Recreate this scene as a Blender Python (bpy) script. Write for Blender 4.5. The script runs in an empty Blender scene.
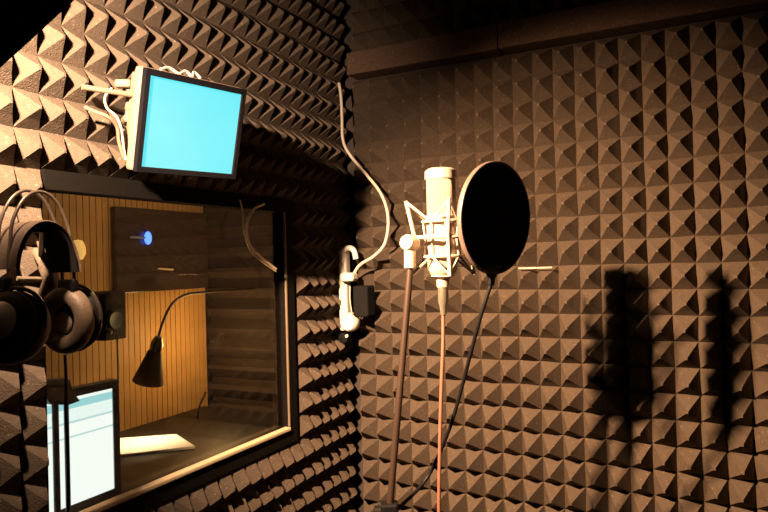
import bpy, bmesh, math, random
from mathutils import Vector, Matrix, noise
random.seed(7)
SC = bpy.context.scene
COL = SC.collection
PI = math.pi

# ------------------------------------------------------------------ camera
F = 645.3; YAW = 0.46498; PIT = 0.00815; ROL = -0.02615
CAM = Vector((1.0908, -1.8938, 1.5))
_f = Vector((-math.sin(YAW)*math.cos(PIT), math.cos(YAW)*math.cos(PIT), math.sin(PIT)))
_r = Vector((math.cos(YAW), math.sin(YAW), 0)); _u = _r.cross(_f)
R = _r*math.cos(ROL) + _u*math.sin(ROL); U = -_r*math.sin(ROL) + _u*math.cos(ROL); FW = _f
def ray(x, y): return FW + R*((x-384)/F) - U*((y-256)/F)
def at(x, y, d): return CAM + ray(x, y)*d
def on_x(x, y, X=0.0):
    d = ray(x, y); return CAM + d*((X-CAM.x)/d.x)
def on_y(x, y, Y=0.0):
    d = ray(x, y); return CAM + d*((Y-CAM.y)/d.y)
def on_z(x, y, Z=0.0):
    d = ray(x, y); return CAM + d*((Z-CAM.z)/d.z)

cd = bpy.data.cameras.new('camera'); cam = bpy.data.objects.new('camera', cd); COL.objects.link(cam)
m = Matrix((R, U, -FW)).transposed().to_4x4(); m.translation = CAM
cam.matrix_world = m
cd.sensor_width = 36; cd.sensor_fit = 'HORIZONTAL'; cd.lens = 36*F/768; cd.clip_start = 0.02
SC.camera = cam

# ------------------------------------------------------------------ materials
def mat(name, col, rough=0.8, metal=0.0, spec=0.3, speck=0, bump=0, scale=60, var=0.15, emit=None, es=1.0, coat=0):
    mt = bpy.data.materials.new(name); mt.use_nodes = True
    nt = mt.node_tree; b = nt.nodes['Principled BSDF']
    b.inputs['Roughness'].default_value = rough; b.inputs['Metallic'].default_value = metal
    b.inputs['Specular IOR Level'].default_value = spec
    b.inputs['Coat Weight'].default_value = coat
    tc = nt.nodes.new('ShaderNodeTexCoord')
    no = nt.nodes.new('ShaderNodeTexNoise'); no.inputs['Scale'].default_value = scale; no.inputs['Detail'].default_value = 4
    nt.links.new(tc.outputs['Object'], no.inputs['Vector'])
    mx = nt.nodes.new('ShaderNodeMix'); mx.data_type = 'RGBA'
    c = Vector(col[:3])
    mx.inputs['A'].default_value = (*(c*(1-var)), 1); mx.inputs['B'].default_value = (*(c*(1+var)), 1)
    nt.links.new(no.outputs['Fac'], mx.inputs['Factor'])
    out = mx.outputs['Result']
    if speck:
        vo = nt.nodes.new('ShaderNodeTexVoronoi'); vo.inputs['Scale'].default_value = 70
        nt.links.new(tc.outputs['Object'], vo.inputs['Vector'])
        ra = nt.nodes.new('ShaderNodeValToRGB'); ra.color_ramp.elements[0].position = 0.05; ra.color_ramp.elements[1].position = 0.2
        ra.color_ramp.elements[0].color = (1, 1, 1, 1); ra.color_ramp.elements[1].color = (0, 0, 0, 1)
        nt.links.new(vo.outputs['Distance'], ra.inputs['Fac'])
        m2 = nt.nodes.new('ShaderNodeMix'); m2.data_type = 'RGBA'
        mm = nt.nodes.new('ShaderNodeMath'); mm.operation = 'MULTIPLY'; mm.inputs[1].default_value = speck
        nt.links.new(ra.outputs['Color'], mm.inputs[0]); nt.links.new(mm.outputs[0], m2.inputs['Factor'])
        nt.links.new(out, m2.inputs['A']); m2.inputs['B'].default_value = (*(c*3.6), 1)
        out = m2.outputs['Result']
    nt.links.new(out, b.inputs['Base Color'])
    if bump:
        bp = nt.nodes.new('ShaderNodeBump'); bp.inputs['Strength'].default_value = bump; bp.inputs['Distance'].default_value = 0.004
        n2 = nt.nodes.new('ShaderNodeTexNoise'); n2.inputs['Scale'].default_value = scale*3; n2.inputs['Detail'].default_value = 3
        nt.links.new(tc.outputs['Object'], n2.inputs['Vector'])
        nt.links.new(n2.outputs['Fac'], bp.inputs['Height']); nt.links.new(bp.outputs['Normal'], b.inputs['Normal'])
    if emit:
        b.inputs['Emission Color'].default_value = (*emit, 1); b.inputs['Emission Strength'].default_value = es
    return mt

M = {}
M['foam']   = mat('brown_foam', (0.088, 0.067, 0.050), 0.95, spec=0.1, speck=0.45, bump=0.6, scale=110, var=0.25)
M['beam']   = mat('carpeted_beam', (0.10, 0.065, 0.048), 0.95, spec=0.1, speck=0.5, bump=0.7, scale=90, var=0.35)
M['wallp']  = mat('dark_wall', (0.05, 0.04, 0.035), 0.9)
M['floor']  = mat('dark_carpet', (0.05, 0.035, 0.028), 0.95, bump=0.5, var=0.3)
M['frame']  = mat('black_window_frame', (0.005, 0.004, 0.003), 0.9, spec=0.1, bump=0.15)
M['bead']   = mat('pale_bead', (0.62, 0.48, 0.30), 0.4, spec=0.5)
M['beaddark'] = mat('brown_bead', (0.16, 0.12, 0.08), 0.5)
M['hoop'] = mat('grey_hoop', (0.10, 0.075, 0.065), 0.4, spec=0.5)
M['black']  = mat('black_plastic', (0.005, 0.005, 0.006), 0.5, spec=0.2)
M['blackm'] = mat('black_matte', (0.008, 0.008, 0.008), 0.85, spec=0.1)
M['blackmetal'] = mat('black_metal', (0.03, 0.025, 0.022), 0.35, spec=0.5, metal=0.3)
M['mic']    = mat('champagne_metal', (0.56, 0.455, 0.36), 0.38, metal=0.35, spec=0.6, scale=200, var=0.06)
M['micgrille'] = mat('mic_grille', (0.46, 0.37, 0.285), 0.45, metal=0.4, bump=0.9, scale=500)
M['shock']  = mat('cream_metal', (0.48, 0.40, 0.32), 0.4, metal=0.15, spec=0.5)
M['elastic'] = mat('cream_elastic', (0.38, 0.31, 0.24), 0.8)
M['cream']  = mat('cream_plastic', (0.19, 0.145, 0.10), 0.6, spec=0.4)
M['white']  = mat('white_plastic', (0.6, 0.57, 0.52), 0.4, spec=0.5)
M['cable']  = mat('white_cable', (0.55, 0.48, 0.40), 0.5)
M['beigecable'] = mat('beige_cable', (0.85, 0.68, 0.46), 0.5)
M['redcable'] = mat('brown_cable', (0.20, 0.085, 0.06), 0.6)
M['stand']  = mat('brown_black_tube', (0.035, 0.022, 0.016), 0.45, metal=0.2, spec=0.5)
M['leather'] = mat('brown_leather', (0.085, 0.06, 0.045), 0.42, spec=0.5, bump=0.3)
M['pad'] = mat('brown_ear_pad', (0.17, 0.125, 0.095), 0.5, spec=0.4, bump=0.2)
M['driver'] = mat('grey_speaker_cloth', (0.42, 0.35, 0.29), 0.8, scale=300, var=0.3)
M['shell']  = mat('pearl_shell', (0.7, 0.63, 0.54), 0.4, metal=0.1, spec=0.6)
M['rod']    = mat('grey_rod', (0.09, 0.07, 0.055), 0.35, metal=0.4)
M['wood']   = mat('orange_wood', (0.44, 0.255, 0.085), 0.55, spec=0.3, scale=9, var=0.25)
M['hook']   = mat('beige_wood', (0.15, 0.115, 0.08), 0.8, bump=0.4, scale=40, var=0.2)
M['desk']   = mat('dark_desk', (0.007, 0.006, 0.005), 0.5, spec=0.25, var=0.2)
M['paper']  = mat('white_paper', (0.88, 0.86, 0.80), 0.7)
M['greypl'] = mat('grey_plastic', (0.24, 0.27, 0.27), 0.5)
M['metal']  = mat('bright_metal', (0.75, 0.68, 0.52), 0.25, metal=0.9)
M['lampshade'] = mat('brown_shade', (0.14, 0.085, 0.05), 0.6)
M['darkfoam'] = mat('dark_wedge_foam', (0.022, 0.015, 0.011), 0.95, bump=0.4)
M['panel']  = mat('smoky_panel', (0.035, 0.024, 0.018), 0.3, spec=0.5)
M['amber']  = mat('amber_glow', (0.7, 0.45, 0.12), 0.4, emit=(1.0, 0.6, 0.18), es=0.8)
M['blue']   = mat('blue_light', (0.05, 0.1, 0.9), 0.4, emit=(0.04, 0.12, 1.0), es=6)
M['bulb']   = mat('lamp_bulb', (1, .9, .7), 0.4, emit=(1.0, 0.66, 0.34), es=30)

def tex_emit(name, build):
    mt = bpy.data.materials.new(name); mt.use_nodes = True
    nt = mt.node_tree; b = nt.nodes['Principled BSDF']
    b.inputs['Base Color'].default_value = (0.02, 0.03, 0.03, 1); b.inputs['Roughness'].default_value = 0.3
    build(nt, b); return mt
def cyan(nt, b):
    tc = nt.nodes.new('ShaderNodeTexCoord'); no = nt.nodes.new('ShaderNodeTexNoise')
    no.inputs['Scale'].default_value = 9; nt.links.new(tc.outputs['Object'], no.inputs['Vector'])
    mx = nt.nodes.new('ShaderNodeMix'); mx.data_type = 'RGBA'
    mx.inputs['A'].default_value = (0.085, 0.80, 0.92, 1); mx.inputs['B'].default_value = (0.16, 0.88, 0.97, 1)  # paler noise paints a mild glare haze into the screen colour
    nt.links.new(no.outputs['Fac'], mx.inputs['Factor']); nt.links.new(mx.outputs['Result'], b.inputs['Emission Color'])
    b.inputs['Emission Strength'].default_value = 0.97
M['bezel'] = mat('dark_bezel', (0.004, 0.004, 0.006), 0.9, spec=0.05)
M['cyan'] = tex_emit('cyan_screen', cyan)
def page(nt, b):                      # a web-like page: pale ground, blue header, two grey rules
    tc = nt.nodes.new('ShaderNodeTexCoord'); sp = nt.nodes.new('ShaderNodeSeparateXYZ')
    nt.links.new(tc.outputs['Object'], sp.inputs[0])
    ra = nt.nodes.new('ShaderNodeValToRGB'); cr = ra.color_ramp; cr.interpolation = 'CONSTANT'
    mp = nt.nodes.new('ShaderNodeMapRange'); mp.inputs['From Min'].default_value = 0; mp.inputs['From Max'].default_value = 0.33
    nt.links.new(sp.outputs['Z'], mp.inputs['Value']); nt.links.new(mp.outputs[0], ra.inputs['Fac'])
    st = [(0, (.80, .95, 1)), (.60, (.42, .66, .74)), (.615, (.80, .95, 1)), (.73, (.42, .66, .74)), (.75, (.7, .9, .96)), (.86, (.28, .62, .72)), (.93, (.8, .95, 1))]
    cr.elements[0].position = 0; cr.elements[0].color = (*st[0][1], 1)
    cr.elements[1].position = st[1][0]; cr.elements[1].color = (*st[1][1], 1)
    for p, c in st[2:]:
        e = cr.elements.new(p); e.color = (*c, 1)
    nt.links.new(ra.outputs['Color'], b.inputs['Emission Color']); b.inputs['Emission Strength'].default_value = 1.5
M['page'] = tex_emit('bright_page', page)

def glass():
    mt = bpy.data.materials.new('window_glass'); mt.use_nodes = True; nt = mt.node_tree
    nt.nodes.remove(nt.nodes['Principled BSDF']); o = nt.nodes['Material Output']
    t = nt.nodes.new('ShaderNodeBsdfTransparent'); t.inputs[0].default_value = (0.9, 0.86, 0.8, 1)
    g = nt.nodes.new('ShaderNodeBsdfGlossy'); g.inputs['Roughness'].default_value = 0.02
    lw = nt.nodes.new('ShaderNodeLayerWeight'); lw.inputs['Blend'].default_value = 0.5     # facing = 1 - cos
    pw_ = nt.nodes.new('ShaderNodeMath'); pw_.operation = 'POWER'; pw_.inputs[1].default_value = 5.0
    fr = nt.nodes.new('ShaderNodeMath'); fr.operation = 'MULTIPLY_ADD'; fr.inputs[1].default_value = 0.9; fr.inputs[2].default_value = 0.035
    nt.links.new(lw.outputs['Facing'], pw_.inputs[0]); nt.links.new(pw_.outputs[0], fr.inputs[0])
    mx = nt.nodes.new('ShaderNodeMixShader'); nt.links.new(fr.outputs[0], mx.inputs[0])
    nt.links.new(t.outputs[0], mx.inputs[1]); nt.links.new(g.outputs[0], mx.inputs[2]); nt.links.new(mx.outputs[0], o.inputs[0])
    return mt
M['glass'] = glass()

# ------------------------------------------------------------------ mesh helpers
def link(name, bm, m_, parent=None, smooth=False, bevel=0):
    me = bpy.data.meshes.new(name); bmesh.ops.recalc_face_normals(bm, faces=bm.faces); bm.to_mesh(me); bm.free()
    me.materials.append(m_)
    if smooth:
        for p in me.polygons: p.use_smooth = True
        try: me.set_sharp_from_angle(angle=math.radians(40))
        except Exception: pass
    o = bpy.data.objects.new(name, me); COL.objects.link(o)
    if bevel:
        b = o.modifiers.new('bevel', 'BEVEL'); b.width = bevel; b.segments = 2; b.limit_method = 'ANGLE'
    if parent:
        o.parent = parent; o.matrix_parent_inverse = parent.matrix_world.inverted()
    return o
def recenter(o, p=None):
    """put a top-level mesh's origin on its own base"""
    vs = [v.co for v in o.data.vertices]
    c = Vector(p) if p is not None else Vector(((min(v.x for v in vs)+max(v.x for v in vs))/2, (min(v.y for v in vs)+max(v.y for v in vs))/2, min(v.z for v in vs)))
    o.data.transform(Matrix.Translation(-c)); o.location = c
    return o
def tag(o, label, cat, group=None, kind=None):
    o['label'] = label; o['category'] = cat
    if group: o['group'] = group
    if kind: o['kind'] = kind
    return o
def empty(name, loc, label, cat, group=None):
    o = bpy.data.objects.new(name, None); o.location = loc; o.empty_display_size = 0.05; COL.objects.link(o)
    o.matrix_world = Matrix.Translation(Vector(loc))
    return tag(o, label, cat, group)
def structure(o): o['kind'] = 'structure'; return o
def NB(): return bmesh.new()
def box(bm, lo, hi):
    lo, hi = Vector(lo), Vector(hi)
    mt = Matrix.Translation((lo+hi)/2) @ Matrix.Diagonal((*(hi-lo), 1))
    return bmesh.ops.create_cube(bm, size=1, matrix=mt)
def frame_mat(o, z, x=None):
    z = Vector(z).normalized()
    x = Vector(x) if x is not None else (Vector((0, 0, 1)) if abs(z.z) < 0.9 else Vector((1, 0, 0)))
    x = (x - z*x.dot(z)).normalized(); y = z.cross(x)
    mt = Matrix((x, y, z)).transposed().to_4x4(); mt.translation = Vector(o); return mt
def obox(bm, c, ax, ay, az, s):
    mt = Matrix((Vector(ax).normalized(), Vector(ay).normalized(), Vector(az).normalized())).transposed().to_4x4()
    mt.translation = Vector(c)
    return bmesh.ops.create_cube(bm, size=1, matrix=mt @ Matrix.Diagonal((*s, 1)))
def lathe(bm, prof, mt=Matrix(), n=32, cap=True):
    rings = []
    for r, z in prof:
        rings.append([bm.verts.new(mt @ Vector((r*math.cos(2*PI*k/n), r*math.sin(2*PI*k/n), z))) for k in range(n)])
    for a, b in zip(rings, rings[1:]):
        for k in range(n): bm.faces.new((a[k], a[(k+1) % n], b[(k+1) % n], b[k]))
    if cap:
        bm.faces.new(rings[0][::-1]); bm.faces.new(rings[-1])
def catmull(pts, k=8):
    pts = [Vector(p) for p in pts]
    if len(pts) < 3: return pts
    P = [pts[0]*2-pts[1]] + pts + [pts[-1]*2-pts[-2]]; out = []
    for i in range(1, len(P)-2):
        for j in range(k):
            t = j/k; a, b, c, d = P[i-1], P[i], P[i+1], P[i+2]
            out.append(0.5*((2*b)+(c-a)*t+(2*a-5*b+4*c-d)*t*t+(3*b-a-3*c+d)*t**3))
    out.append(pts[-1]); return out
def tube(bm, pts, r, n=10, smooth=True, k=8, closed=False, rr=None, flat=None):
    pts = catmull(pts, k) if smooth else [Vector(p) for p in pts]
    if closed: pts = pts
    rings = []; prev = None; N = len(pts)
    for i, p in enumerate(pts):
        if closed: d = pts[(i+1) % N]-pts[i-1]
        else: d = pts[min(i+1, N-1)]-pts[max(i-1, 0)]
        d.normalize()
        if prev is None:
            x = d.orthogonal().normalized()
            if flat is not None: x = (Vector(flat)-d*Vector(flat).dot(d)).normalized()
        else: x = (prev-d*prev.dot(d)).normalized()
        prev = x; y = d.cross(x)
        ra = rr[i*len(rr)//N] if rr else r
        ring = []
        for j in range(n):
            a = 2*PI*j/n
            ring.append(bm.verts.new(p + x*(math.cos(a)*(ra if not isinstance(ra, tuple) else ra[0])) + y*(math.sin(a)*(ra if not isinstance(ra, tuple) else ra[1]))))
        rings.append(ring)
    prs = list(zip(rings, rings[1:])) + ([(rings[-1], rings[0])] if closed else [])
    for a, b in prs:
        for j in range(n): bm.faces.new((a[j], a[(j+1) % n], b[(j+1) % n], b[j]))
    if not closed: bm.faces.new(rings[0][::-1]); bm.faces.new(rings[-1])
def circle(c, n, r, x=None, k=40):
    mt = frame_mat(c, n, x)
    return [mt @ Vector((r*math.cos(2*PI*i/k), r*math.sin(2*PI*i/k), 0)) for i in range(k)]
def ring(bm, c, n, r, t, k=40, seg=10): tube(bm, circle(c, n, r, k=k), t, n=seg, smooth=False, closed=True)
def prism(bm, poly, off):
    a = [bm.verts.new(Vector(p)) for p in poly]; b = [bm.verts.new(Vector(p)+Vector(off)) for p in poly]
    bm.faces.new(a); bm.faces.new(b[::-1]); n = len(a)
    for i in range(n): bm.faces.new((a[i], b[i], b[(i+1) % n], a[(i+1) % n]))

# ------------------------------------------------------------------ room shell
ROW0 = 2.0347; RH = 0.07           # foam rows
XR = 2.3; YB = -2.7; ZC = 2.62
bm = NB(); box(bm, (-2.2, YB-0.1, -0.1), (XR+0.1, 1.1, 0)); structure(link('floor', bm, M['floor']))
bm = NB(); box(bm, (-2.2, YB-0.1, ZC), (XR+0.1, 1.1, ZC+0.1)); structure(link('ceiling', bm, M['wallp']))
bm = NB(); box(bm, (0.0, 0.02, 0), (XR, 0.1, ZC)); structure(link('wall_right', bm, M['wallp']))
bm = NB(); box(bm, (XR, YB, 0), (XR+0.08, 0.1, ZC)); structure(link('wall_far', bm, M['wallp']))
bm = NB(); box(bm, (-2.2, YB-0.08, 0), (XR+0.08, YB, ZC)); structure(link('wall_back', bm, M['wallp']))
WY0, WY1, WZ0, WZ1 = -1.118, -0.33, 0.985, 1.685     # hole in the left wall
bm = NB()
box(bm, (-0.045, YB, 0), (-0.02, WY0, ZC)); box(bm, (-0.045, WY1, 0), (-0.02, 0.1, ZC))
box(bm, (-0.045, WY0, 0), (-0.02, WY1, WZ0)); box(bm, (-0.045, WY0, WZ1), (-0.02, WY1, ZC))
structure(link('wall_left', bm, M['wallp']))

# window: frame, beads, pane
GY0, GY1, GZ0, GZ1 = -1.1165, -0.372, 1.024, 1.648
w = bpy.data.objects.new('window_1', None); w.location = (-0.06, (WY0+WY1)/2, WZ0); COL.objects.link(w); structure(w)
w.matrix_world = Matrix.Translation(w.location)
bm = NB()
box(bm, (-0.03, WY0, WZ0), (0.012, WY1, GZ0)); box(bm, (-0.03, WY0, GZ1), (0.012, WY1, WZ1))
box(bm, (-0.03, WY0, GZ0), (0.004, GY0, GZ1)); box(bm, (-0.03, GY1, GZ0), (0.012, WY1, GZ1))
link('window_frame', bm, M['frame'], w, bevel=0.002)
bm = NB(); box(bm, (-0.014, GY0, GZ0), (-0.009, GY1, GZ1)); link('glass_pane', bm, M['glass'], w)
bm = NB(); box(bm, (-0.004, GY0, GZ0), (0.018, GY1, GZ0+0.011)); b_ = link('glazing_bead', bm, M['bead'], w, bevel=0.003)
b_['label'] = 'pale wooden glazing bead along the sill'
bm = NB(); box(bm, (0.008, GY1-0.001, GZ0+0.012), (0.014, GY1+0.003, GZ1)); link('glazing_bead', bm, M['beaddark'], w)

# ------------------------------------------------------------------ pyramid foam
def foam(name, origin, du, dv, nrm, nu, nv, h, label, thick=0.019, keep=None, jit=0.0016):
    bm = NB(); o = Vector(origin); du, dv, nrm = Vector(du), Vector(dv), Vector(nrm)
    g = {}
    def corner(i, j):
        if (i, j) not in g:
            e = 0 if i in (0, nu) or j in (0, nv) else 1
            g[(i, j)] = bm.verts.new(o+du*i+dv*j + (du.normalized()*random.uniform(-jit, jit)+dv.normalized()*random.uniform(-jit, jit))*e)
        return g[(i, j)]
    for i in range(nu):
        for j in range(nv):
            q = [corner(i, j), corner(i+1, j), corner(i+1, j+1), corner(i, j+1)]
            c = o+du*(i+.5)+dv*(j+.5)+nrm*(h+random.uniform(-.0025, .0025))+du.normalized()*random.uniform(-.0025, .0025)+dv.normalized()*random.uniform(-.0025, .0025)
            t = 0.045
            cs = [bm.verts.new(c+du*a*t+dv*b*t) for a, b in ((-1, -1), (1, -1), (1, 1), (-1, 1))]
            md = []
            for k in range(4):                          # slightly hollow flanks, like cut foam
                md.append(bm.verts.new(q[k].co*0.5+cs[k].co*0.5-nrm*0.0015))
            for k in range(4):
                k2 = (k+1) % 4
                bm.faces.new((q[k], q[k2], md[k2], md[k])); bm.faces.new((md[k], md[k2], cs[k2], cs[k]))
            bm.faces.new(cs)
    # base slab
    A = [o, o+du*nu, o+du*nu+dv*nv, o+dv*nv]; B = [p-nrm*thick for p in A]
    edge = []
    a = [bm.verts.new(p-nrm*0.0003) for p in A]; b = [bm.verts.new(p) for p in B]
    bm.faces.new(b)
    for k in range(4): bm.faces.new((a[k], a[(k+1) % 4], b[(k+1) % 4], b[k]))
    ob = link(name, bm, M['foam'])
    return tag(recenter(ob), label, 'acoustic foam')
H = 0.039; HR = 0.061; CW = 0.06; LW = 0.05
x0 = 0.72*CW
foam('acoustic_foam', (x0, 0, ROW0+RH), (CW, 0, 0), (0, 0, -RH), (0, -1, 0), 36, 29, HR, 'brown pyramid foam covering the right wall below the long beam, behind the microphone')
foam('acoustic_foam', (x0, 0, 2.197), (CW, 0, 0), (0, 0, RH), (0, -1, 0), 36, 6, HR*0.9, 'dark strip of pyramid foam above the long beam at the top right')
top = 1.685
foam('acoustic_foam', (0, WY0-22*LW, top), (0, LW, 0), (0, 0, RH), (1, 0, 0), 44, 13, H, 'brightly lit pyramid foam above the window, behind the cyan screen')
foam('acoustic_foam', (0, WY0-22*LW, top), (0, LW, 0), (0, 0, -RH), (1, 0, 0), 22, 24, H, 'pyramid foam left of the window, seen jagged behind the headphones')
foam('acoustic_foam', (0, WY0+16*LW, top), (0, LW, 0), (0, 0, -RH), (1, 0, 0), 6, 24, H, 'narrow shadowed strip of pyramid foam between the window and the room corner')
foam('acoustic_foam', (0, WY0, 0.983), (0, LW, 0), (0, 0, -RH), (1, 0, 0), 16, 14, H, 'pyramid foam below the window sill at the lower left')

# beam on the right wall
r = empty('wall_beam', (1.2, 0.0, 2.113), 'long speckled brown beam running across the top of the right wall', 'beam')
bm = NB(); box(bm, (0.048, -0.055, 2.113), (0.557, 0.018, 2.186)); link('board', bm, M['beam'], r, bevel=0.004)
bm = NB(); box(bm, (0.560, -0.058, 2.113), (2.26, 0.018, 2.188)); link('board', bm, M['beam'], r, bevel=0.004)

# thin pale stick on the foam
bm = NB(); tube(bm, [on_y(518.5, 268.5, -0.045), on_y(552, 267.5, -0.045)], 0.0022, n=8, smooth=False)
tag(recenter(link('stick', bm, M['cable'], None)), 'thin pale stick lying flat on the foam just right of the round pop filter', 'stick')

# ------------------------------------------------------------------ screen on the left wall
MO = CAM + R*0 ; 
import math as _m
W_ = {'TL': Vector((0.1777, -1.027, 1.868)), 'TR': Vector((0.2195, -0.789, 1.8745)), 'BR': Vector((0.1715, -0.7755, 1.6875)), 'BL': Vector((0.130, -1.0135, 1.6805))}
ex = (W_['TR']-W_['TL']).normalized(); ey = (W_['TL']-W_['BL']); ey = (ey-ex*ey.dot(ex)).normalized(); ez = ex.cross(ey)
if ez.dot(CAM-W_['TL']) < 0: ez = -ez
mc = sum(W_.values(), Vector())/4; MW = 0.2420; MH = 0.1935
def mp(u, v, w_=0): return mc+ex*u+ey*v+ez*w_
r = empty('monitor', mp(0, -MH/2), 'small flat monitor with a cyan blue screen fixed above the window', 'monitor')
def mbox(bm, u0, u1, v0, v1, w0, w1): obox(bm, mp((u0+u1)/2, (v0+v1)/2, (w0+w1)/2), ex, ey, ez, (u1-u0, v1-v0, w1-w0))
bz = 0.011
bm = NB()
mbox(bm, -MW/2, MW/2, MH/2-bz*1.1, MH/2, -0.012, 0.0); mbox(bm, -MW/2, MW/2, -MH/2, -MH/2+bz, -0.012, 0.0)
mbox(bm, -MW/2, -MW/2+bz, -MH/2+bz, MH/2-bz*1.1, -0.012, 0.0); mbox(bm, MW/2-bz, MW/2, -MH/2+bz, MH/2-bz*1.1, -0.012, 0.0)
link('bezel', bm, M['bezel'], r, bevel=0.001)
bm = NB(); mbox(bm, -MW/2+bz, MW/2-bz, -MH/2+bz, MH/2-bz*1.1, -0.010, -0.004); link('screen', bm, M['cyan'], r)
bm = NB(); mbox(bm, -MW/2-0.002, MW/2+0.002, -MH/2, MH/2+0.002, -0.036, -0.0122); hs = link('housing', bm, M['cream'], r, bevel=0.006)
hs['label'] = 'cream plastic rear housing'
bm = NB(); obox(bm, mp(0.016, 0.0, -0.073), ex, ey, ez, (0.20, 0.182, 0.076)); link('rear_shade_block', bm, M['cream'], r, bevel=0.006)  # unseen rear bulk, enlarged to cast shade on the wall beside it
bm = NB()
for q in (-0.060, -0.045, -0.030): mbox(bm, q-0.003, q+0.003, -MH/2-0.006, -MH/2+0.002, -0.012, -0.004)
link('button', bm, M['cream'], r, bevel=0.001)
bm = NB(); lathe(bm, [(0.0005, 0), (0.006, 0), (0.007, .003), (0.004, .006), (.0005, .0065)], frame_mat(mp(0.004, -MH/2-0.003, -0.012), ez), 16); k_ = link('knob', bm, M['hook'], r, smooth=True)
# wall bracket: rail from the wall, upright, clamp
r = empty('monitor_bracket', (0.0, -1.0, 1.78), 'cream wall bracket with a jutting arm at the left edge of the cyan monitor', 'bracket')
pa = at(82, 87, 1.22); pb = at(139, 96, 1.29)
bm = NB(); tube(bm, [pa, pb], 0.0055, n=10, smooth=False); link('arm', bm, M['cream'], r, smooth=True)
bm = NB(); tube(bm, [at(129, 90, 1.30), at(128, 122, 1.30)], 0.006, n=10, smooth=False); link('upright', bm, M['cream'], r, smooth=True)
bm = NB(); tube(bm, [at(128, 108, 1.30), mp(-0.07, 0.02, -0.055)], 0.008, n=10, smooth=False); link('swivel', bm, M['cream'], r, smooth=True)
bm = NB(); tube(bm, [at(128, 118, 1.30), Vector((0.0, -0.93, 1.80))], 0.009, n=10, smooth=False); link('wall_arm', bm, M['cream'], r, smooth=True)
bm = NB(); obox(bm, at(124, 84, 1.29), R, U, FW, (0.032, 0.016, 0.02)); link('clamp', bm, M['cream'], r, bevel=0.004)
def cable(name, pts, rad, m_, label, cat='cable', n=8):
    bm = NB(); tube(bm, pts, rad, n=n); return tag(recenter(link(name, bm, m_, None, smooth=True)), label, cat)
cable('cable', [at(112, 88, 1.25), at(105, 97, 1.25), at(107, 108, 1.25), at(116, 116, 1.26), at(121, 128, 1.27), at(124, 150, 1.28), at(126, 160, 1.28)], 0.0022, M['cable'], 'white cable looping below the bracket at the left of the cyan monitor')
cable('cable', [at(84, 107, 1.22), at(96, 112, 1.23), at(108, 117, 1.24), at(117, 127, 1.26), at(119, 142, 1.27), at(124, 158, 1.28)], 0.0034, M['cream'], 'thick cream cable slanting down towards the lower left of the cyan monitor')
cable('cable', [mp(-0.072, MH/2+0.004, -0.03), mp(-0.05, MH/2+0.011, -0.035), mp(-0.03, MH/2+0.004, -0.03), mp(-0.012, MH/2+0.012, -0.035), mp(0.0, MH/2+0.004, -0.028), mp(0.012, MH/2+0.014, -0.04), mp(0.022, MH/2+0.004, -0.03)], 0.0028, M['cable'], 'curly white cable lying along the top edge of the cyan monitor')

# beige cords beside the monitor, hanging over the glass
cable('cord', [on_x(264, 204, 0.03), on_x(254, 209, 0.03), on_x(248, 220, 0.03), on_x(247, 234, 0.03), on_x(252, 248, 0.03), on_x(262, 258, 0.03), on_x(276, 269, 0.03)], 0.0034, M['beigecable'], 'beige cord bowed over the right side of the window glass, nearer the corner', 'cord')
cable('cord', [on_x(240, 200, 0.02), on_x(243, 214, 0.022), on_x(244, 232, 0.024), on_x(250, 250, 0.026), on_x(261, 261, 0.026), on_x(276, 271.5, 0.026)], 0.0018, M['beigecable'], 'thinner beige cord outside the bowed one on the window glass', 'cord')

# ------------------------------------------------------------------ white cable and power strip in the corner
cable('cable', [on_y(339, 83, -0.10), on_y(341, 97, -0.10), on_y(342, 118, -0.10), on_y(343, 140, -0.10), on_y(350, 155, -0.10), on_y(366, 174, -0.08), on_y(380, 192, -0.085), on_y(387, 210, -0.09),
                on_y(388, 228, -0.095), on_y(384, 245, -0.1), on_y(374, 256, -0.1), on_y(360, 265, -0.1), on_y(353, 275, -0.1)], 0.0048, M['cable'], 'white cable hanging from the beam down to the power strip in the corner', n=10)
r = empty('power_strip', on_y(346, 332, -0.1), 'white upright power strip with plugs fixed in the room corner', 'power strip')
def yb(bm, x1, x2, y1, y2, ya, yc):   # upright box between two depths, sized from the wall it hangs on
    a = on_y(x1, y2, ya); b = on_y(x2, y1, ya)
    box(bm, (a.x, min(ya, yc), a.z), (b.x, max(ya, yc), b.z))
bm = NB(); yb(bm, 339.5, 345.5, 250, 331, -0.1, -0.07); link('strip_body', bm, M['white'], r, bevel=0.005)
bm = NB(); c = on_y(346, 322, -0.105); lathe(bm, [(0.001, 0), (0.026, 0), (0.030, 0.006), (0.030, 0.03), (0.024, 0.038), (0.001, 0.038)], frame_mat(c+Vector((0.014, 0.02, 0)), (0, -1, 0)), 28); link('socket', bm, M['white'], r, smooth=True)
bm = NB()
c1 = on_y(350, 250, -0.1)
tube(bm, [on_y(342, 262, -0.095), on_y(343, 252, -0.1), on_y(349, 248, -0.1), on_y(354, 251, -0.1), on_y(356, 259, -0.1)], 0.009, n=12); link('plug', bm, M['white'], r, smooth=True)
bm = NB(); obox(bm, on_y(349, 277, -0.112), (1, 0, 0), (0, 1, 0), (0, 0, 1), (0.048, 0.04, 0.028)); link('plug', bm, M['white'], r, bevel=0.008)
r2 = empty('power_adapter', on_y(360, 320, -0.12), 'black power adapter box plugged into the white strip in the corner', 'power adapter')
bm = NB(); yb(bm, 353, 367, 286, 317, -0.12, -0.065); link('adapter_body', bm, M['blackm'], r2, bevel=0.006)
bm = NB(); tube(bm, [on_y(350, 286, -0.122), on_y(350, 300, -0.124), on_y(352, 314, -0.122)], 0.0018, n=8); link('lead', bm, M['cable'], r2, smooth=True)
r3 = empty('cable_plug', on_y(346, 341, -0.1), 'black round plug with a pale tip at the foot of the power strip', 'plug')
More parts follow.
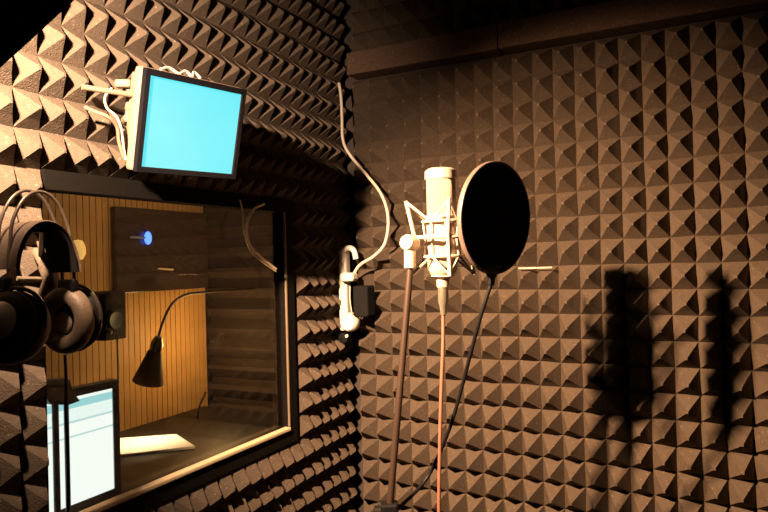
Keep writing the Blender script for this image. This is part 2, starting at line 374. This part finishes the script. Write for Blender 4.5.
bm = NB(); lathe(bm, [(.001, 0), (.016, 0), (.018, .006), (.016, .028), (.001, .03)], frame_mat(on_y(347, 337, -0.075), (0, -1, 0)), 20); link('plug_body', bm, M['black'], r3, smooth=True)
bm = NB(); lathe(bm, [(.001, 0), (.0055, 0), (.005, .004), (.001, .005)], frame_mat(on_y(347, 336, -0.105), (0, -1, 0)), 14); link('pin', bm, M['white'], r3, smooth=True)

# ------------------------------------------------------------------ microphone on its stand
ZM = 1.28; ZF = 1.21; K = ZM/1.22
MA = at(443, 287, ZM); MB_ = at(440.5, 168, ZM); up = (MB_-MA).normalized(); L = (MB_-MA).length
r = empty('microphone', MA, 'large champagne coloured studio microphone held in a spider shock mount', 'microphone')
mt = frame_mat(MA, up)
rr = 0.0285*K
bm = NB(); lathe(bm, [(0.001, 0), (0.012, 0), (0.013, 0.016), (0.022, 0.022), (rr, 0.036), (rr, L*0.58)], mt, 40); link('body', bm, M['mic'], r, smooth=True)
bm = NB(); lathe(bm, [(rr+0.001, L*0.58), (rr+0.0015, L*0.585), (rr+0.0015, L*0.60), (rr-0.001, L*0.605)], mt, 40); link('trim_ring', bm, M['shock'], r, smooth=True)
bm = NB(); lathe(bm, [(rr-0.001, L*0.60), (rr-0.001, L*0.90)], mt, 40); link('grille', bm, M['micgrille'], r, smooth=True)
bm = NB(); lathe(bm, [(rr-0.001, L*0.90), (rr+0.0018, L*0.905), (rr+0.0018, L*0.93), (rr+0.001, L*0.975), (rr-0.006, L*0.995), (0.001, L)], mt, 40); link('cap', bm, M['mic'], r, smooth=True)
# XLR plug and cable
r2 = empty('microphone_cable', MA, 'reddish brown cable hanging straight down below the microphone', 'cable')
bm = NB(); lathe(bm, [(0.001, 0.004), (0.0105, 0.002), (0.0105, -0.03), (0.008, -0.036), (0.006, -0.055), (0.001, -0.056)], mt, 20); link('connector', bm, M['metal'], r2, smooth=True)
bm = NB(); tube(bm, [at(443.3, 309, ZM), at(443, 345, ZM), at(441.5, 385, ZM), at(440, 440, ZM), at(439, 520, ZM), at(441, 640, ZM+.01), at(446, 800, ZM+.03), Vector((0.70, -0.72, 0.03)), Vector((0.80, -0.66, 0.008)), Vector((0.93, -0.74, 0.008)), Vector((1.0, -0.9, 0.008))], 0.0037, n=10)
link('lead', bm, M['redcable'], r2, smooth=True)
# shock mount
CC = MA+up*L*0.40                                 # mount centre
e1 = (R-up*R.dot(up)).normalized(); e2 = up.cross(e1)   # e2 = away from the lens
sm = empty('shock_mount', CC, 'cream spider shock mount of thin struts around the lower microphone', 'shock mount')
RO = 0.062*K
def sp(a, rad, h): return CC+e1*(rad*math.cos(a))+e2*(rad*math.sin(a))+up*h
angs = [math.radians(a) for a in (186, 277, 8, 98)]
bm = NB(); ring(bm, CC+up*0.004, up, RO*0.80, 0.0042); link('outer_ring', bm, M['shock'], sm, smooth=True)
for hh in (-0.032*K, 0.034*K):
    bm = NB(); ring(bm, CC+up*hh, up, 0.0375, 0.0032); link('inner_ring', bm, M['shock'], sm, smooth=True)
for a in angs:
    bm = NB()
    tube(bm, [sp(a, RO*1.08, 0.073*K), sp(a, RO*0.84, 0.004), sp(a, RO*0.98, -0.068*K)], 0.0040, n=8, smooth=False)
    link('strut', bm, M['shock'], sm, smooth=True)
for a in angs:
    for s, hh, tip in ((1, 0.034*K, 0.071*K), (-1, -0.032*K, -0.066*K)):
        bm = NB()
        rt = RO*1.07 if s > 0 else RO*0.97
        tube(bm, [sp(a-0.75, 0.038, hh), sp(a, rt, tip), sp(a+0.75, 0.038, hh)], 0.0024, n=6, smooth=False)
        link('elastic_band', bm, M['elastic'], sm, smooth=True)
bm = NB()
for k in range(8):
    a = angs[0]+k*PI/4
    tube(bm, [sp(a, 0.0375, -0.032), sp(a, 0.034, 0.001), sp(a, 0.0375, 0.034)], 0.0018, n=6, smooth=False)
link('inner_cage', bm, M['shock'], sm, smooth=True)
bm = NB(); lathe(bm, [(0.001, -0.03), (0.016, -0.03), (0.024, -0.04), (0.001, -0.045)], frame_mat(CC-up*0.033, up), 24); link('cup', bm, M['shock'], sm, smooth=True)
# swivel
kn = at(410, 243, ZM-.02)
bm = NB(); tube(bm, [kn, CC+(kn-CC).normalized()*RO*0.8], 0.009, n=12, smooth=False); link('swivel_arm', bm, M['shock'], sm, smooth=True)
bm = NB(); lathe(bm, [(.001, -.016), (.014, -.015), (.016, -.010), (.016, .010), (.014, .015), (.001, .016)], frame_mat(kn, (-R.x*0.55-FW.x*0.8, -R.y*0.55-FW.y*0.8, 0.1)), 24); link('knob', bm, M['shock'], sm, smooth=True)
bm = NB(); lathe(bm, [(.001, -.022), (.0115, -.021), (.0115, .014), (.001, .016)], frame_mat(at(410, 257, ZM-.02), U), 20); link('thread_adapter', bm, M['shock'], sm, smooth=True)
# stand
s0 = at(410.5, 266, ZM-.02); s1 = at(399, 400, ZM-.02); d = (s1-s0).normalized(); s2 = s0+d*0.72
r = empty('microphone_stand', (s2.x, s2.y, 0), 'slim dark tube stand leaning slightly left below the microphone', 'microphone stand')
bm = NB(); tube(bm, [s0, s2], 0.0068, n=14, smooth=False); link('upper_tube', bm, M['stand'], r, smooth=True)
bm = NB(); lathe(bm, [(.001, -.03), (.014, -.03), (.017, -.02), (.017, .02), (.013, .03), (.001, .03)], frame_mat(s2, (0, 0, 1)), 20); link('clutch', bm, M['blackmetal'], r, smooth=True)
bm = NB(); tube(bm, [s2, Vector((s2.x, s2.y, 0.12))], 0.0105, n=14, smooth=False); link('lower_tube', bm, M['blackmetal'], r, smooth=True)
for k in range(3):
    a = 0.5+k*2*PI/3
    bm = NB(); tube(bm, [Vector((s2.x, s2.y, 0.15)), Vector((s2.x+0.30*math.cos(a), s2.y+0.30*math.sin(a), 0.012))], 0.009, n=10, smooth=False); link('leg', bm, M['blackmetal'], r, smooth=True)
# pop filter
FC = at(495.5, 218, ZF)
rc = Vector((R.x, R.y, 0)).normalized(); fc = Vector((FW.x, FW.y, 0)).normalized()
fn = (rc*-0.685+fc*0.73).normalized()
mj = at(499, 162, ZF)-at(491.5, 274, ZF); RF = mj.length/2; mj.normalize(); fn = (fn-mj*fn.dot(mj)).normalized()
pf = empty('pop_filter', FC-mj*RF, 'round black pop filter on a thin gooseneck in front of the microphone', 'pop filter')
bm = NB(); lathe(bm, [(0.001, -0.0015), (RF-0.004, -0.0015), (RF-0.004, 0.0015), (0.001, 0.0015)], frame_mat(FC, fn), 64); sc_ = link('screen', bm, M['blackm'], pf, smooth=True)
bm = NB(); lathe(bm, [(RF-0.004, -0.0045), (RF, -0.005), (RF+0.001, -0.003), (RF+0.001, 0.003), (RF, 0.005), (RF-0.004, 0.0045), (RF-0.004, -0.0045)], frame_mat(FC, fn), 64, cap=False); rg = link('hoop', bm, M['hoop'], pf, smooth=True)
rg['label'] = 'grey brown outer hoop'
fb = FC-mj*(RF-0.006)
bm = NB(); side = mj.cross(fn).normalized()
prism(bm, [fb+side*0.030+mj*0.012-fn*0.004, fb-side*0.030+mj*0.012-fn*0.004, fb-side*0.008-mj*0.014-fn*0.004, fb-side*0.006-mj*0.028-fn*0.004, fb+side*0.006-mj*0.028-fn*0.004, fb+side*0.008-mj*0.014-fn*0.004], fn*0.008)
link('bracket', bm, M['black'], pf, bevel=0.002)
gs = fb-mj*0.024
bm = NB(); gp = [gs, at(482, 312, ZF+.01), at(471, 352, ZF+.04), at(463, 383, ZF+.07), at(449, 430, ZF+.10), at(427, 478, ZF+.14), at(395, 512, ZM-.02)]
tube(bm, gp, 0.0038, n=10); link('gooseneck', bm, M['black'], pf, smooth=True)
cl = s0+d*((gp[-1]-s0).dot(d))
bm = NB(); obox(bm, cl, rc, fc, (0, 0, 1), (0.034, 0.03, 0.036)); link('clamp', bm, M['black'], pf, bevel=0.004)
bm = NB(); lathe(bm, [(.001, 0), (.011, 0), (.012, .012), (.001, .014)], frame_mat(cl-rc*0.017, -rc), 14); link('clamp_knob', bm, M['black'], pf, smooth=True)

# ------------------------------------------------------------------ headphones
def hv(x, y, dpt): return at(x, y, dpt)
RCU = hv(68, 320, 0.99); LCU = hv(13, 328, 0.885)
hp = empty('headphones', (RCU+LCU)/2-Vector((0, 0, 0.055)), 'black and brown studio headphones hanging at the left edge of the window', 'headphones')
ax = (RCU-LCU).normalized(); n_ = (rc*-0.35-fc*0.94+Vector((0, 0, 0.02))).normalized()
nL = (rc*-0.08-fc*0.93+Vector((0, 0, 0.32))).normalized()
def cup(c, n, outer):
    mt = frame_mat(c, n)
    s = -1 if outer else 1
    # along n: when the camera sees the pad, the shell lies behind it; the near cup shows its shell
    bm = NB(); ring(bm, c+n*0.004*s, n, 0.037, 0.0145 if not outer else 0.013, k=48, seg=14); pad = link('ear_pad', bm, M['pad'], hp, smooth=True)
    bm = NB(); lathe(bm, [(0.001, 0.003*s), (0.028, 0.003*s), (0.030, -0.004*s), (0.001, -0.004*s)], mt, 36); link('driver_cover', bm, M['blackm'], hp, smooth=True)
    bm = NB(); lathe(bm, [(0.001, 0.006*s), (0.0155, 0.0055*s), (0.017, 0.003*s), (0.001, 0.0025*s)], mt @ Matrix.Translation((-0.004, 0.006*s, 0)), 30); dc = link('driver_disc', bm, M['driver'], hp, smooth=True)
    bm = NB(); lathe(bm, [(0.001, -0.004*s), (0.047, -0.006*s), (0.050, -0.012*s), (0.046, -0.017*s), (0.043, -0.019*s), (0.043, -0.026*s), (0.035, -0.032*s), (0.001, -0.034*s)], mt, 48); link('shell', bm, M['black'], hp, smooth=True)
    bm = NB(); lathe(bm, [(0.001, -0.033*s), (0.027, -0.033*s), (0.028, -0.036*s), (0.020, -0.044*s), (0.010, -0.047*s), (0.001, -0.048*s)], mt, 36); d_ = link('shell_disc', bm, M['shell'], hp, smooth=True)
    d_['label'] = 'shiny pale disc on the outer shell'
    bm = NB(); ring(bm, c-n*0.020*s, n, 0.0445, 0.0025, k=48, seg=8); link('trim_ring', bm, M['rod'], hp, smooth=True)
cup(RCU, n_, False); cup(LCU, nL, True)
A = hv(2, 282, 0.90); B = hv(68, 284, 0.985); mid = (A+B)/2; hw = (B-A)/2; pw = hw.cross(Vector((0, 0, 1))).normalized()
topz = hv(35, 190, 0.945)-mid; hgt = topz.z
def arch(t, h, wf, off): return mid+hw*(-math.cos(t)*wf)+Vector((0, 0, 1))*(math.sin(t)**0.85*h)+pw*off
for off, hh_ in ((-0.014, 0.0), (0.016, -0.004)):
    bm = NB(); tube(bm, [arch(PI*k/16, hgt+hh_, 1.0+(0.05 if 2 < k < 14 else 0), off) for k in range(17)], 0.0026, n=10, k=3); link('arch_rod', bm, M['rod'], hp, smooth=True)
hs_ = hgt*0.63
for nm_, r0_, r1_, wd, mm_ in (('headband_strap', 0.0012, 0.0045, 0.034, 'leather'), ('strap_lining', -0.005, 0.0008, 0.0325, 'blackm')):
    bm = NB(); N = 28; prof = []
    for k in range(N+1):
        t = 0.16+(PI-0.32)*k/N; p = arch(t, hs_, 0.96, 0); q = arch(t+0.02, hs_, 0.96, 0); d_ = (q-p).normalized(); nn = d_.cross(pw).normalized()
        if nn.dot(p-mid) < 0: nn = -nn
        prof.append([bm.verts.new(p+pw*a*wd+nn*b) for a, b in ((-0.96, r0_), (0.96, r0_), (1, (r0_+r1_)/2), (0.9, r1_), (-0.9, r1_), (-1, (r0_+r1_)/2))])
    for a, b in zip(prof, prof[1:]):
        for j in range(6): bm.faces.new((a[j], a[(j+1) % 6], b[(j+1) % 6], b[j]))
    bm.faces.new(prof[0][::-1]); bm.faces.new(prof[-1])
    link(nm_, bm, M[mm_], hp, smooth=True)
for P_, cu in ((A, LCU), (B, RCU)):
    bm = NB(); obox(bm, P_+Vector((0, 0, -0.006)), hw.normalized(), pw, (0, 0, 1), (0.012, 0.040, 0.026)); link('slider_block', bm, M['black'], hp, bevel=0.004)
    n__ = (n_ if cu is RCU else nL); s_ = 1 if cu is RCU else -1
    bm = NB(); mt = frame_mat(cu-n__*0.012*s_, n__, (0, 0, 1))
    tube(bm, [mt @ Vector((0.0535*math.cos(t), 0.0535*math.sin(t), 0)) for t in [(-PI*0.5+PI*i/12) for i in range(13)]], 0.003, n=8, k=2); link('yoke', bm, M['blackmetal'], hp, smooth=True)
bm = NB(); tube(bm, [hv(65, 355, 0.985), hv(66, 380, 0.985), hv(66, 415, 0.98), hv(68, 460, 0.98), hv(68, 512, 0.98), hv(64, 600, 0.97), hv(70, 760, 0.96)], 0.0022, n=8)
link('lead', bm, M['black'], hp, smooth=True)
# hook carrying the headphones
hk = empty('headphone_hook', (0.01, -1.14, 1.52), 'pointed beige wooden hook inside the headphone band beside the window', 'hook')
bm = NB()
pl = [(35, 240), (42, 249), (54, 255), (57, 266), (52, 273), (55, 287), (48, 300), (42, 304), (37, 292), (42, 280), (37, 268), (40, 258)]
prism(bm, [hv(a, b, 1.02) for a, b in pl], FW*0.022); link('hook_plate', bm, M['hook'], hk, bevel=0.003)
bm = NB(); tube(bm, [hv(48, 272, 1.03), Vector((0.0, -1.13, 1.535))], 0.008, n=10, smooth=False); link('hook_stem', bm, M['hook'], hk, smooth=True)
bm = NB(); tube(bm, [hv(17, 278.5, 1.0), hv(42, 279, 1.03)], 0.0035, n=8, smooth=False); link('peg', bm, M['hook'], hk, smooth=True)
ht = (arch(PI/2, hs_, 0.96, 0)-Vector((0, 0, 0.008)))
bm = NB(); tube(bm, [ht-pw*0.03, ht+pw*0.02, hv(42, 255, 1.03)], 0.0055, n=10, smooth=False); link('peg', bm, M['blackmetal'], hk, smooth=True)

# ------------------------------------------------------------------ control room behind the glass
WX = -1.4; DY = 0.853
bm = NB(); pitch = 0.034
y = -2.4
while y < DY:
    box(bm, (WX-0.02, y+0.002, 0), (WX, min(y+pitch-0.002, DY), ZC)); y += pitch
box(bm, (WX-0.05, -2.4, 0), (WX-0.012, DY, ZC))
structure(link('wall_control_room_wood', bm, M['wood']))
bm = NB(); box(bm, (WX-0.05, DY+0.08, 0), (0.0, DY+0.14, ZC)); structure(link('wall_control_room_side', bm, M['wallp']))
bm = NB(); nwy = 0.11; z = 0.2
poly = []
vz = [(DY+0.08, 0.0)]
k = 0
while k*nwy < ZC-0.02:
    z_ = k*nwy; vz += [(DY+0.045, z_), (DY-0.0, z_+nwy*0.5)]; k += 1
vz += [(DY+0.08, k*nwy)]
prism(bm, [(WX+0.002, a, min(b, ZC)) for a, b in vz], (1.29, 0, 0)); tag(recenter(link('wedge_foam', bm, M['darkfoam'])), 'dark ridged foam wall right of the wood boards behind the glass', 'acoustic foam')
# smoky panel with blue light
a = on_x(115, 206, WX+0.03); b = on_x(203, 288, WX+0.03)
r = empty('wall_screen', (WX, (a.y+b.y)/2, b.z), 'large dark switched-off wall screen with a blue light, seen through the glass', 'screen')
bm = NB(); box(bm, (WX, a.y, b.z), (WX+0.03, DY-0.004, a.z)); link('panel', bm, M['panel'], r, bevel=0.004)
bm = NB(); c = on_x(148, 238, WX+0.045); bmesh.ops.create_uvsphere(bm, u_segments=16, v_segments=10, radius=0.026, matrix=Matrix.Translation(c) @ Matrix.Diagonal((0.6, 0.75, 1.25, 1))); link('indicator_light', bm, M['blue'], r, smooth=True)
bm = NB(); tube(bm, [on_x(130, 237, WX+0.033), c], 0.006, n=8, smooth=False); link('light_stem', bm, M['greypl'], r, smooth=True)
bm = NB(); tube(bm, [on_x(158, 268.5, WX+0.035), on_x(173, 269.5, WX+0.035)], 0.005, n=8, smooth=False); link('badge', bm, M['bead'], r, smooth=True)
# amber glow built in place of a lamp reflection in the glass
c = on_x(78, 250, WX+0.05)
r = empty('lamp_reflection', (WX, c.y, c.z), 'small amber glow on the wood boards behind the headphones, standing in for a reflected lamp', 'lamp')
bm = NB(); lathe(bm, [(0.001, -0.045), (0.02, -0.04), (0.032, -0.015), (0.030, 0.015), (0.02, 0.04), (0.001, 0.045)], frame_mat(c, (0, 0, 1)), 24); link('lamp_shade', bm, M['amber'], r, smooth=True)
bm = NB(); box(bm, (WX, c.y-0.02, c.z-0.03), (WX+0.02, c.y+0.02, c.z+0.03)); link('wall_plate', bm, M['metal'], r, bevel=0.003)
# small black loudspeaker
a = on_x(104, 292, -1.18); b = on_x(127, 338, -1.18)
r = empty('loudspeaker', (WX, (a.y+b.y)/2, b.z), 'small black box loudspeaker on the wood wall below the dark screen', 'loudspeaker')
bm = NB(); box(bm, (-1.30, a.y, b.z), (-1.18, b.y, a.z)); link('cabinet', bm, M['black'], r, bevel=0.006)
bm = NB(); lathe(bm, [(0.001, 0.0), (0.03, 0.004), (0.036, 0.006), (0.036, 0.0), (.001, -0.001)], frame_mat(Vector((-1.18, (a.y+b.y)/2, b.z*0.6+a.z*0.4)), (1, 0, 0)), 24); link('cone', bm, M['greypl'], r, smooth=True)
bm = NB(); tube(bm, [Vector((-1.24, (a.y+b.y)/2, (a.z+b.z)/2)), Vector((WX, (a.y+b.y)/2, (a.z+b.z)/2))], 0.015, n=8, smooth=False); link('wall_mount', bm, M['blackmetal'], r, smooth=True)
bm = NB(); lathe(bm, [(.001, 0), (.008, 0), (.007, .006), (.001, .007)], frame_mat(on_x(110, 332, -1.178), (1, 0, 0)), 12); link('badge', bm, M['metal'], r, smooth=True)
# gooseneck lamp
lx = -1.05
c0 = on_x(157, 343, lx); c1 = on_x(148, 382, lx-0.05); dr = (c1-c0).normalized(); LL = (c1-c0).length*1.0
r = empty('gooseneck_lamp', on_x(208, 292, lx), 'brown cone-shaded gooseneck lamp hanging in front of the wood boards behind the glass', 'lamp')
mt = frame_mat(c0, dr)
bm = NB(); lathe(bm, [(0.024, 0.03), (0.030, 0.04), (0.066, LL), (0.063, LL), (0.027, 0.045), (0.02, 0.032)], mt, 36, cap=False); link('lamp_shade', bm, M['lampshade'], r, smooth=True)
bm = NB(); lathe(bm, [(0.001, -0.03), (0.016, -0.028), (0.024, -0.005), (0.027, 0.0), (0.026, 0.032), (0.001, 0.034)], mt, 28); k_ = link('collar', bm, M['metal'], r, smooth=True); k_['label'] = 'bright metal collar'
bm = NB(); lathe(bm, [(0.001, 0.03), (0.014, 0.05), (0.024, 0.085), (0.018, 0.11), (0.001, 0.118)], mt, 20); link('bulb', bm, M['cream'], r, smooth=True)
bm = NB(); tube(bm, [c0-dr*0.02, on_x(163, 322, lx), on_x(172, 304, lx), on_x(185, 295, lx), on_x(206, 292, lx), Vector((lx, DY+0.05, on_x(206, 292, lx).z))], 0.006, n=10); link('gooseneck', bm, M['stand'], r, smooth=True)
# desk
DZ = 0.74
r = empty('desk', (-0.9, -0.4, 0), 'long dark desk behind the glass carrying the bright computer screen', 'desk')
bm = NB(); box(bm, (-1.38, -1.6, DZ-0.035), (-0.42, 0.80, DZ)); link('desktop', bm, M['desk'], r, bevel=0.005)
for (px_, py_) in ((-1.34, -1.55), (-0.47, -1.55), (-1.34, 0.75), (-0.47, 0.75)):
    bm = NB(); box(bm, (px_-0.025, py_-0.025, 0), (px_+0.025, py_+0.025, DZ-0.035)); link('leg', bm, M['desk'], r)
# computer monitor
sx = -0.62
tr = on_x(111, 388, sx); br = on_x(111, 489, sx)
r = empty('computer_monitor', (sx-0.05, tr.y-0.24, DZ), 'bright white computer monitor on the desk behind the glass', 'monitor')
sy0 = tr.y-0.50; zb = br.z; zt = tr.z
o = None
bm = NB(); box(bm, (0.0, sy0, 0), (0.004, tr.y, zt-zb)); o = link('screen', bm, M['page']); o.data.transform(Matrix.Translation((0, 0, 0)))
o.location = (sx, 0, zb); o.parent = r; o.matrix_parent_inverse = r.matrix_world.inverted()
bm = NB(); fw_ = 0.024
box(bm, (sx-0.03, sy0-fw_, zt), (sx+0.008, tr.y+fw_, zt+fw_)); box(bm, (sx-0.03, sy0-fw_, zb-fw_), (sx+0.008, tr.y+fw_, zb))
box(bm, (sx-0.03, sy0-fw_, zb), (sx+0.008, sy0, zt)); box(bm, (sx-0.03, tr.y, zb), (sx+0.008, tr.y+fw_, zt)); box(bm, (sx-0.035, sy0-fw_, zb), (sx-0.004, tr.y+fw_, zt))
link('bezel', bm, M['greypl'], r)
bm = NB(); box(bm, (sx-0.10, (sy0+tr.y)/2-0.05, DZ+0.012), (sx-0.035, (sy0+tr.y)/2+0.05, zb+0.1)); link('neck', bm, M['greypl'], r, bevel=0.006)
bm = NB(); box(bm, (sx-0.16, (sy0+tr.y)/2-0.13, DZ), (sx+0.04, (sy0+tr.y)/2+0.13, DZ+0.014)); link('foot', bm, M['greypl'], r, bevel=0.005)
# twin-post stand in front of the computer monitor
px1 = -0.47
r = empty('post_stand', on_x(60, 500, px1), 'dark twin-post stand silhouetted in front of the bright computer monitor', 'stand')
for q in (55, 66):
    t_ = on_x(q, 400, px1); bm = NB(); tube(bm, [Vector((px1, t_.y, DZ+0.01)), Vector((px1, t_.y, t_.z))], 0.0065 if q > 60 else 0.0085, n=10, smooth=False); link('post', bm, M['greypl'], r, smooth=True)
bm = NB(); prism(bm, [on_x(a, b, px1) for a, b in ((46, 380), (70, 378), (74, 392), (81, 401), (70, 405), (52, 405), (46, 398))], (-0.03, 0, 0)); link('head', bm, M['greypl'], r, bevel=0.004)
bm = NB(); b0 = on_x(60, 495, px1); box(bm, (px1-0.05, b0.y-0.05, DZ), (px1+0.045, b0.y+0.06, DZ+0.012)); link('base', bm, M['greypl'], r, bevel=0.003)
# white sheet on the desk
pts = [on_z(x_, y_, DZ+0.012) for x_, y_ in ((106, 439), (116, 455), (195, 446), (176, 434))]
bm = NB(); prism(bm, pts, (0, 0, -0.010)); tag(recenter(link('drawing_board', bm, M['paper'])), 'white board lying on the dark desk, right of the bright computer monitor', 'board')
cable('cable', [on_x(117, 330, -0.75), on_x(118, 376, -0.75), on_x(117, 400, -0.75), on_x(113, 420, -0.75), on_x(108, 437, -0.72), Vector((-0.70, on_x(108, 437, -0.70).y, DZ+0.006))], 0.003, M['cable'], 'thin pale cable hanging just right of the bright computer monitor')
cable('cable', [on_x(206, 392, -1.2), on_x(199, 408, -1.2), on_x(198, 425, -1.2), on_x(202, 441, -1.2), on_x(206, 447, -1.18)], 0.005, M['black'], 'dark cable curved against the wood boards at the right end of the desk')

# ------------------------------------------------------------------ studio lamp at upper left
LP = Vector((0.305, -1.51, 1.955))
AIM = Vector((0.78, 0.0, 1.05)); ad = (AIM-LP).normalized()
r = empty('studio_lamp', LP, 'black studio lamp with a barn door flap at the top left corner', 'lamp')
mt = frame_mat(LP, ad)
bm = NB(); lathe(bm, [(0.060, 0.01), (0.064, 0.01), (0.064, -0.12), (0.05, -0.15), (0.001, -0.155), (0.001, -0.150), (0.047, -0.146), (0.060, -0.115), (0.060, 0.01)], mt, 36, cap=False); link('housing', bm, M['blackmetal'], r, smooth=True)
bm = NB(); bmesh.ops.create_uvsphere(bm, u_segments=16, v_segments=10, radius=0.018, matrix=Matrix.Translation(LP-ad*0.06)); link('bulb', bm, M['bulb'], r, smooth=True)
bm = NB()
fl = [at(120, -44, .58), at(-60, 121, .58), at(-240, -60, .60), at(-150, -210, .60)]
prism(bm, fl, FW*0.0025); link('barn_door', bm, M['blackm'], r)
bm = NB(); tube(bm, [LP-ad*0.08, LP-ad*0.08+Vector((0, 0, 0.12)), Vector((LP.x-ad.x*.08, LP.y-ad.y*.08, ZC))], 0.009, n=10, smooth=False); link('hanging_rod', bm, M['blackmetal'], r, smooth=True)

# ------------------------------------------------------------------ light
def spot(name, loc, aim, col, e, size, blend, rad):
    l = bpy.data.lights.new(name, 'SPOT'); l.color = col; l.energy = e; l.spot_size = math.radians(size); l.spot_blend = blend; l.shadow_soft_size = rad
    o = bpy.data.objects.new(name, l); o.location = loc; o.rotation_euler = (Vector(aim)-Vector(loc)).to_track_quat('-Z', 'Y').to_euler(); COL.objects.link(o); return o
def point(name, loc, col, e, rad):
    l = bpy.data.lights.new(name, 'POINT'); l.color = col; l.energy = e; l.shadow_soft_size = rad
    o = bpy.data.objects.new(name, l); o.location = loc; COL.objects.link(o); return o
WARM = (1.0, 0.585, 0.315)
spot('lamp_beam', LP+ad*0.012, AIM, WARM, 640, 78, 1.0, 0.022)
spot('lamp_spill', LP+ad*0.012, (0.0, -1.12, 1.78), (1.0, 0.66, 0.42), 200, 104, 1.0, 0.02)
point('control_room_light', (-0.75, 0.35, 2.0), (1.0, 0.68, 0.36), 9, 0.12)
point('control_room_wall_fill', (-1.08, 0.60, 1.12), (1.0, 0.62, 0.25), 9, 0.05)  # added point light without a fixture, brightens the lower wood boards
spot('gooseneck_beam', c0+dr*0.10, (pts[0]+pts[2])/2, (1.0, 0.8, 0.5), 30, 120, 0.8, 0.03)
point('room_fill', (1.4, -2.2, 2.3), (1.0, 0.55, 0.35), 0.2, 0.3)

wd = bpy.data.worlds.new('world'); SC.world = wd; wd.use_nodes = True
wd.node_tree.nodes['Background'].inputs[0].default_value = (0.02, 0.018, 0.018, 1); wd.node_tree.nodes['Background'].inputs[1].default_value = 0.3
SC.view_settings.view_transform = 'Standard'; SC.view_settings.look = 'None'; SC.view_settings.exposure = 0.0; SC.view_settings.gamma = 1
SC.view_settings.use_curve_mapping = False
